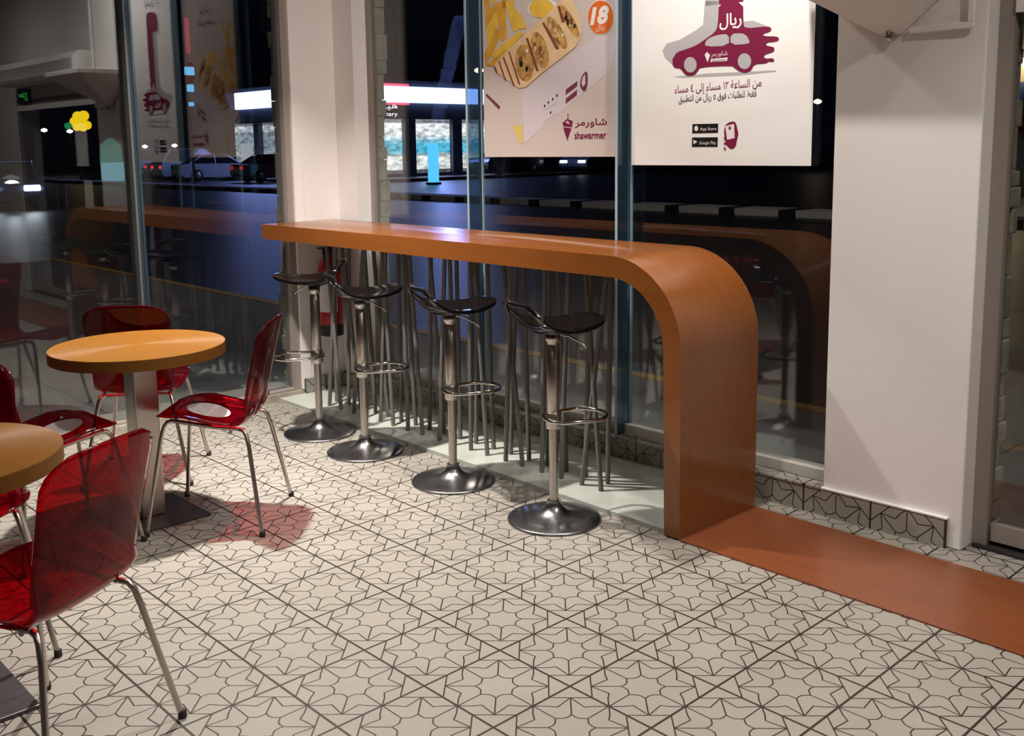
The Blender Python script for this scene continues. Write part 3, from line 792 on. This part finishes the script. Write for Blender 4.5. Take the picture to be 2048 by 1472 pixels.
i1 = A2['bi1']; art(P2, 'app_icon', M_INKWHITE, oval([((i1[0][0] + i1[1][0]) / 2, i1[0][1]), (i1[1][0], (i1[0][1] + i1[1][1]) / 2), ((i1[0][0] + i1[1][0]) / 2, i1[1][1]), (i1[0][0], (i1[0][1] + i1[1][1]) / 2)]), 3)
i2 = A2['bi2']; art(P2, 'app_icon', M_INKWHITE, [i2[0], (i2[1][0], (i2[0][1] + i2[1][1]) / 2), (i2[0][0], i2[1][1])], 3)
art(P2, 'phone_emblem', M_MAROON, smooth(A2['phone'], 1), 2); art(P2, 'phone_emblem', M_INKWHITE, A2['phonein'], 3)
c = A2['dot'][0]
art(P2, 'phone_emblem', M_MAROON, [(c[0] + .006 * math.cos(t), c[1] + .008 * math.sin(t)) for t in (k * PI / 6 for k in range(12))], 4)
px0 = A2['phone'][0]
for k in range(4): art(P2, 'phone_emblem', M_MAROON, [(px0[0] + .003, px0[1] - .02 - .022 * k), (px0[0] + .014, px0[1] - .028 - .022 * k), (px0[0] + .014, px0[1] - .036 - .022 * k), (px0[0] + .003, px0[1] - .03 - .022 * k)], 4)

P1 = banner(-1.712, .935, 1.495, 1.50, M_BANNER_P, 'pinkish banner with wraps and fries, hanging left of the car banner')
art(P1, 'paper_print', M_INKLAV, A1['paper'], 1)
for k in range(1, 9): art(P1, 'fries_print', M_FRY if k % 2 else M_FRY2, A1['fry%d' % k], 2 + k * .3)
# the part of the picture above the frame of the view
for k, (x, z, a) in enumerate(((.03, .86, .2), (.10, .90, -.2), (.17, .87, .1), (.22, .92, -.35), (.05, .98, .3), (.14, 1.0, -.1))):
    ca, sa = math.cos(a), math.sin(a)
    art(P1, 'fries_print', M_FRY if k % 2 else M_FRY2, [(x + ca * p - sa * q, z + sa * p + ca * q) for p, q in ((-.018, -.09), (.018, -.09), (.018, .09), (-.018, .09))], 2.2 + k * .2)
art(P1, 'sauce_print', M_INKWHITE, [(x * 1.25 - .25 * oval(A1['sauce'])[0][0] + .03, z * 1.0 + .0) for x, z in oval(A1['sauce'])], 2)
art(P1, 'sauce_print', M_FRY, oval(A1['sauce']), 3)
art(P1, 'wrap_print', M_BREAD, smooth(A1['body'], 1), 5)
for k in range(1, 5): art(P1, 'wrap_print', M_BROWNINK, A1['st%d' % k], 6)
for k in range(1, 5): art(P1, 'filling_print', M_FILL, oval(A1['e%d' % k]), 6)
for k in range(1, 4): art(P1, 'wrap_print', M_BROWNINK, A1['sep%d' % k], 7)
rr = random.Random(2)
for k in range(1, 5):
    e = oval(A1['e%d' % k]); cx = sum(p[0] for p in e) / len(e); cz = sum(p[1] for p in e) / len(e)
    for j in range(7):
        p = e[rr.randrange(len(e))]; t = rr.uniform(.15, .75)
        x, z = cx + (p[0] - cx) * t, cz + (p[1] - cz) * t; s = rr.uniform(.005, .012)
        art(P1, 'filling_print', rr.choice((M_BREAD, M_BROWNINK, M_FRY, M_INKWHITE, pm('olive_ink', (.10, .09, .025), .4), M_INKBLACK)), [(x + s * math.cos(q) * rr.uniform(.6, 1.2), z + 1.5 * s * math.sin(q)) for q in (i * PI / 4 for i in range(8))], 7 + j * .2)
art(P1, 'price_badge', M_INKWHITE, [(x * 1.04 - .04 * A1['badge'][0][0], z * 1.04 - .04 * A1['badge'][1][1]) for x, z in oval(A1['badge'], 40)], 3)
art(P1, 'price_badge', M_ORANGE, oval(A1['badge'], 40), 4)
text(P1, 'lettering', '18', M_INKWHITE, A1['t18'], 5, shear=.2, bold=.05)
text(P1, 'lettering', arabic('ريال'), M_INKWHITE, A1['triyal'], 5)
for k in ('btn1', 'btn2'): art(P1, 'app_button', pm('plum_ink', (.16, .04, .06), .4), A1[k], 2)
art(P1, 'phone_emblem', pm('plum_ink', (.16, .04, .06), .4), smooth(A1['phone'], 1), 2); art(P1, 'phone_emblem', M_INKLAV, A1['phonein'], 3)
for k in range(1, 6):
    x, z = A1['i%d' % k][0]
    art(P1, 'icon_print', M_INKBLACK, [(x + .005 * math.cos(q), z + .008 * math.sin(q)) for q in (i * PI / 5 for i in range(10))], 2)
for k in ('l1', 'l2'): art(P1, 'icon_print', M_INKGREY, A1[k], 2)
art(P1, 'edge_print', pm('plum_ink', (.16, .04, .06), .4), A1['bar'], 2)
art(P1, 'sauce_print', pm('pale_yellow_ink', (.62, .46, .15), .4), A1['blot'], 2)
for k in ('emb1', 'emb2', 'emb3'): art(P1, 'logo_print', M_MAROON, A1[k], 2)
art(P1, 'logo_print', M_BANNER_P, A1['emb1in'], 3)
text(P1, 'lettering', arabic('شاورمر'), M_MAROON, A1['tar'], 2, bold=.01)
text(P1, 'lettering', 'shawarmer', M_MAROON, A1['tlat'], 2, bold=.02)
text(P1, 'lettering', arabic('عرض'), M_INKBLACK, [(.42, 1.14), (.62, 1.07)], 2)
text(P1, 'lettering', arabic('التوفير'), M_INKBLACK, [(.36, 1.05), (.66, .99)], 2)
# ------------------------------------------------------------------ outside: pavement, road, kerbs
M_ASPH = pm('asphalt', (0.022, 0.022, 0.025), 0.40, bump=.2, bscale=3, var=.25, vscale=.6, spec=.5)
M_PAVE = pm('grey_paving', (0.17, 0.165, 0.155), 0.7, var=.2, vscale=1.5)
M_YEL = pm('yellow_kerb_paint', (.55, .30, .03), .6)
GZ = -.15
struct(MB().box(-14, 14, -14, 3.62, GZ - .1, GZ + .03).box(-3.5, 6.1, 2.0, 2.3, -.13, 0), 'pavement', M_PAVE)
struct(MB().box(-14, 14, 3.62, 3.74, GZ - .1, GZ + .035), 'trim_8', M_YEL)
struct(MB().box(-130, 40, -60, 120, GZ - .4, GZ), 'road', M_ASPH)
def kerb_mat(name, ax, w, d, ca, cb):
    m = bpy.data.materials.new(name); m.use_nodes = True
    nt = m.node_tree; b = nt.nodes['Principled BSDF']
    tc = nt.nodes.new('ShaderNodeTexCoord'); sp = nt.nodes.new('ShaderNodeSeparateXYZ'); nt.links.new(tc.outputs['Object'], sp.inputs[0])
    a = nt.nodes.new('ShaderNodeMath'); a.operation = 'MULTIPLY'; a.inputs[1].default_value = 1 / (w + d); nt.links.new(sp.outputs[ax], a.inputs[0])
    f = nt.nodes.new('ShaderNodeMath'); f.operation = 'FRACT'; nt.links.new(a.outputs[0], f.inputs[0])
    g = nt.nodes.new('ShaderNodeMath'); g.operation = 'LESS_THAN'; g.inputs[1].default_value = w / (w + d); nt.links.new(f.outputs[0], g.inputs[0])
    mx = nt.nodes.new('ShaderNodeMix'); mx.data_type = 'RGBA'; nt.links.new(g.outputs[0], mx.inputs['Factor'])
    mx.inputs['A'].default_value = (*cb, 1); mx.inputs['B'].default_value = (*ca, 1)
    nt.links.new(mx.outputs['Result'], b.inputs['Base Color']); b.inputs['Roughness'].default_value = .7
    return m
struct(MB().box(-75, 12, 18.6, 19.5, GZ, GZ + .16), 'trim_9', kerb_mat('black_white_kerb', 0, 1.2, .45, (.80, .78, .74), (.02, .02, .02)))
struct(MB().box(-38.4, -37.8, 26.5, 70, GZ, GZ + .16), 'trim_10', kerb_mat('black_red_kerb', 1, 1.0, .8, (.20, .04, .035), (.015, .015, .015)))
struct(MB().box(-75, -38.0, 26.0, 26.5, GZ, GZ + .12), 'trim_11', M_PAVE)
struct(MB().box(-75, -38.4, 26.5, 70, GZ, GZ + .08), 'trim_12', pm('car_park', (.06, .06, .065), .4, var=.2, vscale=.5))

# ------------------------------------------------------------------ the lit shop across the road
M_SIGN = emis('sign_white', (.42, .55, 1.0), 3.4)
M_SIGNRED = emis('sign_red', (1.0, .12, .22), 1.2)
def shelf_mat(name, ax, s, tints):
    m = bpy.data.materials.new(name); m.use_nodes = True
    nt = m.node_tree; nt.nodes.clear()
    tc = nt.nodes.new('ShaderNodeTexCoord'); sp = nt.nodes.new('ShaderNodeSeparateXYZ'); nt.links.new(tc.outputs['Object'], sp.inputs[0])
    cr = nt.nodes.new('ShaderNodeValToRGB'); cr.color_ramp.interpolation = 'CONSTANT'
    mr = nt.nodes.new('ShaderNodeMapRange'); mr.inputs[1].default_value = 0; mr.inputs[2].default_value = 3.2; nt.links.new(sp.outputs[2], mr.inputs[0])
    nt.links.new(mr.outputs[0], cr.inputs[0])
    els = cr.color_ramp.elements
    els[0].position = 0; els[0].color = (*tints[0][1], 1); els[1].position = tints[1][0]; els[1].color = (*tints[1][1], 1)
    for p, c in tints[2:]:
        e = els.new(p); e.color = (*c, 1)
    mp = nt.nodes.new('ShaderNodeMapping'); mp.inputs['Scale'].default_value = (2.5, 2.5, 6) ; nt.links.new(tc.outputs['Object'], mp.inputs[0])
    n = nt.nodes.new('ShaderNodeTexNoise'); n.inputs['Scale'].default_value = 1.0; n.inputs['Detail'].default_value = 3; nt.links.new(mp.outputs[0], n.inputs['Vector'])
    m2 = nt.nodes.new('ShaderNodeMapRange'); m2.inputs[1].default_value = .35; m2.inputs[2].default_value = .65; m2.inputs[3].default_value = .45 * s; m2.inputs[4].default_value = 1.25 * s
    nt.links.new(n.outputs['Fac'], m2.inputs[0])
    e = nt.nodes.new('ShaderNodeEmission'); nt.links.new(cr.outputs[0], e.inputs[0]); nt.links.new(m2.outputs[0], e.inputs[1])
    o = nt.nodes.new('ShaderNodeOutputMaterial'); nt.links.new(e.outputs[0], o.inputs[0])
    return m
sh = empty('shop_building', (-43, 29.4, 0), 0, 'lit corner shop across the road below a long glowing white sign', 'shop')
M_FASC = pm('dark_fascia', (.05, .055, .08), .5)
M_PIER = pm('dark_pier', (.11, .11, .13), .6)
MB().box(-22, -1.0, 1.0, 10.8, GZ, 6.0).build('walls', M_PIER, sh)
MB().box(-22, .05, -.05, .5, 3.1, 5.2).box(-.5, .05, .5, 10.8, 3.1, 5.2).build('fascia', M_FASC, sh)
MB().box(-11.9, .35, -.35, -.05, 3.95, 4.95).build('sign_panel', M_SIGN, sh, bevel=.06)
MB().box(.05, .35, -.35, 9.6, 3.98, 4.85).build('sign_panel', M_SIGN, sh, bevel=.06)
MB().box(.06, .37, -.2, 3.6, 4.86, 4.98).box(.06, .37, -.2, 3.6, 3.86, 3.97).build('sign_border', M_SIGNRED, sh)
M_SHELF = shelf_mat('shelves_lit', 1, 1.1, [(0, (.10, .10, .11)), (.09, (.80, .82, .78)), (.33, (.35, .45, .5)), (.38, (.10, .50, .68)), (.55, (.25, .62, .75)), (.62, (.65, .80, .85)), (.68, (.9, .92, .9)), (.90, (.25, .26, .28))])
M_SHELF2 = shelf_mat('office_lit', 0, .9, [(0, (.08, .09, .10)), (.09, (.42, .46, .50)), (.45, (.34, .40, .46)), (.80, (.75, .80, .85)), (.92, (.20, .22, .25))])
wy = [.6, 3.45, 4.2, 6.9, 7.6, 10.2]
for i in range(0, 6, 2): MB().box(-.28, -.2, wy[i], wy[i + 1], 0.1, 3.1).build('shop_window', M_SHELF, sh)
for i in range(-1, 5, 2):
    a, b = (wy[i], wy[i + 1]) if i > 0 else (0, .6)
    MB().box(-.5, .1, a, b, GZ, 3.1).build('pier', M_PIER, sh)
MB().box(-.4, .02, 0, 10.8, GZ, .1).build('sill', M_PIER, sh)
wx = [-.9, -3.3, -4.1, -6.4, -7.0, -9.6, -10.2, -13.0]
for i in range(0, 8, 2): MB().box(wx[i + 1], wx[i], .2, .28, 0.1, 3.1).build('shop_window', M_SHELF if i == 0 else M_SHELF2, sh)
for i in range(1, 7, 2): MB().box(wx[i + 1], wx[i], -.1, .5, GZ, 3.1).build('pier', M_PIER, sh)
MB().box(-13, 0, -.02, .4, GZ, .1).build('sill', M_PIER, sh)
for x in (-4.0, -9.3): MB().box(x - .5, x, -1.2, -.7, GZ, 1.9).build('white_panel', emis('panel_white', (.8, .85, .9), .5), sh)
M_LETW = emis('letters_white', (.9, .93, 1), 1.6)
lettering('lettering', arabic('هيبر'), M_LETW, sh, (.06, 1.7, 3.55), (0, 1, 0), (0, 0, 1), 1.3, .35)
lettering('lettering', 'Canary', M_LETW, sh, (.06, 1.6, 3.18), (0, 1, 0), (0, 0, 1), 1.4, .3)

tt = empty('sign_totem', (-33.9, 27.5, GZ), 0, 'small glowing cyan totem sign on the kerb in front of the shop', 'totem sign')
MB().box(-.19, .19, -.19, .19, .04, 1.88).build('lit_body', emis('totem_cyan', (.10, .55, .95), 1.2), tt, bevel=.04)
MB().box(-.25, .25, -.25, .25, 0, .1).build('foot', M_DARK, tt)

# ------------------------------------------------------------------ cars
M_CARGLASS = pm('car_glass', (.012, .014, .02), .08)
M_TYRE = pm('tyre', (.012, .012, .012), .7)
def car(loc, yaw, color, label, lights=0.0, tail=0.6, kind='sedan', group=None):
    c = empty('car', (loc[0], loc[1], GZ + loc[2]), yaw, label, 'car', group)
    L = 2.25
    if kind == 'suv':
        body = [(-L, .35), (-L, .95), (-L + .12, 1.05), (.95, 1.08), (L - .15, .95), (L, .75), (L, .35), (L - .2, .25), (-L + .2, .25)]
        cab = [(-L + .1, 1.04), (-L + .3, 1.66), (-L + .6, 1.76), (.2, 1.76), (.45, 1.70), (1.05, 1.07)]
    else:
        body = [(-L, .40), (-L, .84), (-L + .1, .93), (-1.5, .97), (1.0, .94), (L - .3, .80), (L, .62), (L, .35), (L - .2, .22), (-L + .2, .22)]
        cab = [(-1.75, .95), (-1.05, 1.36), (-.7, 1.43), (.15, 1.43), (.45, 1.36), (1.15, .93)]
    p = pm('car_paint_' + color[0], color[1], .25, coat=.8)
    MB().prism(body, -.86, .86, 'xz').build('body', p, c, bevel=.06)
    z1 = max(q[1] for q in cab); z0 = min(q[1] for q in cab)
    T = lambda x, y, z: (x, y * (1 - .2 * (z - z0) / (z1 - z0)), z)
    MB().prism(cab, -.80, .80, 'xz', T=T).build('windows', M_CARGLASS, c, bevel=.03)
    mid = [q for q in cab if q[1] > z1 - .1]
    xa, xb = min(q[0] for q in mid), max(q[0] for q in mid)
    rf = MB().box(xa, xb, -.64, .64, z1 - .03, z1 + .015)
    for sy in (-1, 1):
        a, b = cab[0], mid[0]; rf.tube([(a[0], .79 * sy, a[1]), (b[0], .66 * sy, b[1])], .04, 6)
        a, b = cab[-1], mid[-1]; rf.tube([(a[0], .79 * sy, a[1]), (b[0], .66 * sy, b[1])], .04, 6)
        rf.tube([(-.3, .80 * sy, z0), (-.3, .65 * sy, z1)], .04, 6)
    rf.build('roof', p, c)
    for x in (-1.35, 1.38):
        for sy in (-1, 1):
            w = MB().lathe([(.2, -.1), (.31, -.1), (.33, -.06), (.33, .06), (.31, .1), (.2, .1)], 24, (x, .80 * sy, .33), 'y').build('wheel', M_TYRE, c)
            MB().lathe([(.02, -.105), (.2, -.105), (.2, .105), (.02, .105)], 16, (x, .80 * sy, .33), 'y').build('hubcap', M_ALU, w)
    mh = emis('headlight_on_%g' % lights, (.85, .93, 1), lights) if lights else pm('headlight_off', (.5, .52, .55), .1)
    mt = emis('taillight_%g' % tail, (1, .03, .05), tail) if tail else pm('taillight_off', (.25, .01, .01), .2)
    for sy in (-1, 1):
        MB().box(L - .10, L + .03, .55 * sy - .22, .55 * sy + .22, .58, .74).build('headlight', mh, c, bevel=.03)
        MB().box(-L - .02, -L + .10, .62 * sy - .18, .62 * sy + .18, .68, .85).build('taillight', mt, c, bevel=.02)
    return c
WHITE = ('white', (.62, .64, .68)); RED = ('red', (.22, .012, .02)); DARK = ('dark', (.012, .014, .018)); SILV = ('silver', (.32, .36, .45))
G = 'cars parked before the shop'
car((-58.4, 25.6, .0), math.radians(86), WHITE, 'white car parked at the left end of the row before the shop', group=G, kind='suv', tail=0)
car((-55.9, 26.2, .0), math.radians(88), RED, 'dark red car parked second in the row, between two white ones', group=G, tail=.8)
car((-53.4, 25.5, .0), math.radians(86), WHITE, 'white car parked third in the row, with red tail lights', group=G, tail=1.2, kind='suv')
car((-50.6, 25.4, .0), math.radians(82), WHITE, 'white saloon parked at the right end of the row', group=G, tail=0)
car((-45.0, 26.0, .0), math.radians(84), RED, 'red car half hidden behind the corner pier', group=G, tail=.5)
car((-40.6, 38.3, .08), math.radians(-88), DARK, 'dark off-roader parked at the shop, behind the left glass fin', kind='suv', tail=0)
car((-44.8, 43.0, .08), math.radians(-75), DARK, 'dark car with only its front catching light, below the wraps banner', tail=0)
car((-39.8, 43.9, .08), math.radians(-62), SILV, 'silver car with glowing headlights, below the gap between the banners', lights=2.5, tail=0)
car((-31.4, 8.5, .0), math.radians(-16), ('navy', (.03, .04, .09)), 'car with bright headlights approaching at the far left', lights=22, tail=.5)
lamp('headlight_spill', (-30.2, 8.2, .6), 160, (.85, .93, 1), .3, 'POINT')

# ------------------------------------------------------------------ lamps and signs far off
def pole_lamp(x, y, z, r, col, s, name, label, cat, group=None, arm=0):
    o = empty(name, (x, y, GZ), 0, label, cat, group)
    MB().tube([(0, 0, 0), (0, 0, z - GZ - .1)], .06, 6).build('pole', M_DARK, o)
    MB().lathe([(.01, -r * .7), (r, -r * .25), (r, r * .25), (.01, r * .7)], 12, (0, 0, z - GZ)).build('lamp_head', emis('lamp_%s_%g' % (cat.replace(' ', '_'), s) + str(col[2]), col, s), o)
    return o
pole_lamp(-31.9, 28.6, 4.88, .20, (1, .55, .35), 9, 'street_lamp', 'orange street lamp above the shop sign, beside the left glass fin', 'street lamp')
pole_lamp(-29.4, 53.1, 3.9, .22, (1, .72, .45), 9, 'street_lamp', 'warm street lamp shining in the dark between car banner and column', 'street lamp')
rl = random.Random(5)
LG = 'distant lights beyond the left window'
far_lamps = [(-78.0, 27.6, 3.1), (-76.5, 25.2, 3.15), (-84.0, 33.5, 1.9), (-82.0, 35.2, 1.9), (-80.0, 36.9, 1.95), (-88, 20.5, 3.4), (-84, 16.2, 1.6), (-83, 13.2, 1.7), (-82.5, 12.4, 1.75), (-92, 7.5, 4.3), (-93, 8.4, 4.4), (-90, 18.4, 4.2), (-86, 3.2, 3.2), (-84, 15.1, -.1)]
for x, y, z in far_lamps:
    pole_lamp(x, y, z, .22, (.85, .95, 1.0), 6, 'street_lamp', 'tiny white point of light from a distant lamp beyond the left window', 'street lamp', LG)
bs = empty('blade_sign', (-45.6, 21.6, GZ), 0, 'tall thin mast sign with red strip and cyan panels beyond the left window', 'mast sign')
MB().box(-.05, .05, -.05, .05, 0, 8.6).build('mast', M_DARK, bs)
MB().box(.12, .2, -.10, .10, 6.4, 8.1).build('red_strip', emis('neon_red', (.8, .02, .10), .35), bs)
for z0, z1, w in ((5.35, 5.75, .26), (4.55, 4.9, .18), (3.85, 4.05, .14)):
    MB().box(.12, .22, -w, w, z0, z1).build('cyan_panel', emis('neon_cyan', (.12, .55, .95), 1.0), bs, bevel=.04)
ys = empty('neon_sign', (-59.3, 21.2, GZ), 0, 'blurred yellow neon sign with a green end, seen through the left window', 'neon sign')
MB().tube([(0, 0, 0), (0, 0, 2.9)], .08, 6).build('pole', M_DARK, ys)
yb = MB()
for a, z, r in ((.05, 3.75, .30), (.40, 3.80, .30), (-.15, 3.45, .28), (.25, 3.4, .32), (.55, 3.25, .26), (-.05, 3.15, .24), (.3, 3.12, .24)):
    yb.lathe([(.01, -.08), (r, -.06), (r, .06), (.01, .08)], 16, (0, a, z + .0), 'x')
yb.build('yellow_tubes', emis('neon_yellow', (.95, .62, .01), 1.2), ys)
MB().lathe([(.01, -.08), (.20, -.06), (.20, .06), (.01, .08)], 16, (0, -.55, 3.2), 'x').build('green_tube', emis('neon_green', (.01, .35, .12), .7), ys)
kk = empty('kiosk', (-52.6, 20.4, GZ), 0, 'small teal lit kiosk with a pointed roof, seen through the left window', 'kiosk')
MB().prism([(-.55, 1.1), (.45, 1.1), (.35, 2.0), (-.05, 2.4), (-.45, 2.0)], -.4, .4, 'yz').build('roof', emis('kiosk_green', (.03, .22, .15), .5), kk)
MB().box(-.4, .4, -.5, -.03, .1, 1.1).box(-.4, .4, .0, .45, .1, 1.1).build('lit_counter', emis('kiosk_teal', (.16, .45, .52), .6), kk)
# shop to the right, seen through the door
s2 = empty('roadside_shop', (-9.6, 30.5, GZ), 0, 'roadside shop with warm lamp and red band, seen past the right column', 'shop')
MB().box(-5, 9, .3, 5, 0, 5.2).build('walls', pm('warm_wall', (.30, .26, .20), .7), s2)
MB().box(-5, 9, -.3, .3, 1.9, 2.35).build('red_band', pm('red_band_paint', (.25, .02, .03), .5), s2)
MB().box(-.9, -.2, .2, .29, .3, 1.8).box(.3, 2.6, .2, .29, .3, 1.8).build('lit_window', emis('shop_teal', (.35, .5, .5), .5), s2)
MB().box(-.4, .1, .05, .29, 2.35, 3.4).build('blue_panel', pm('blue_panel_paint', (.015, .04, .16), .5), s2)
MB().box(-.25, .05, -.1, .3, 3.9, 4.1).build('wall_lamp', emis('wall_lamp_warm', (1, .75, .40), 8), s2)
lamp('wall_lamp_spill', (-9.7, 30.2, 3.6), 40, (1, .75, .42), .2, 'POINT')
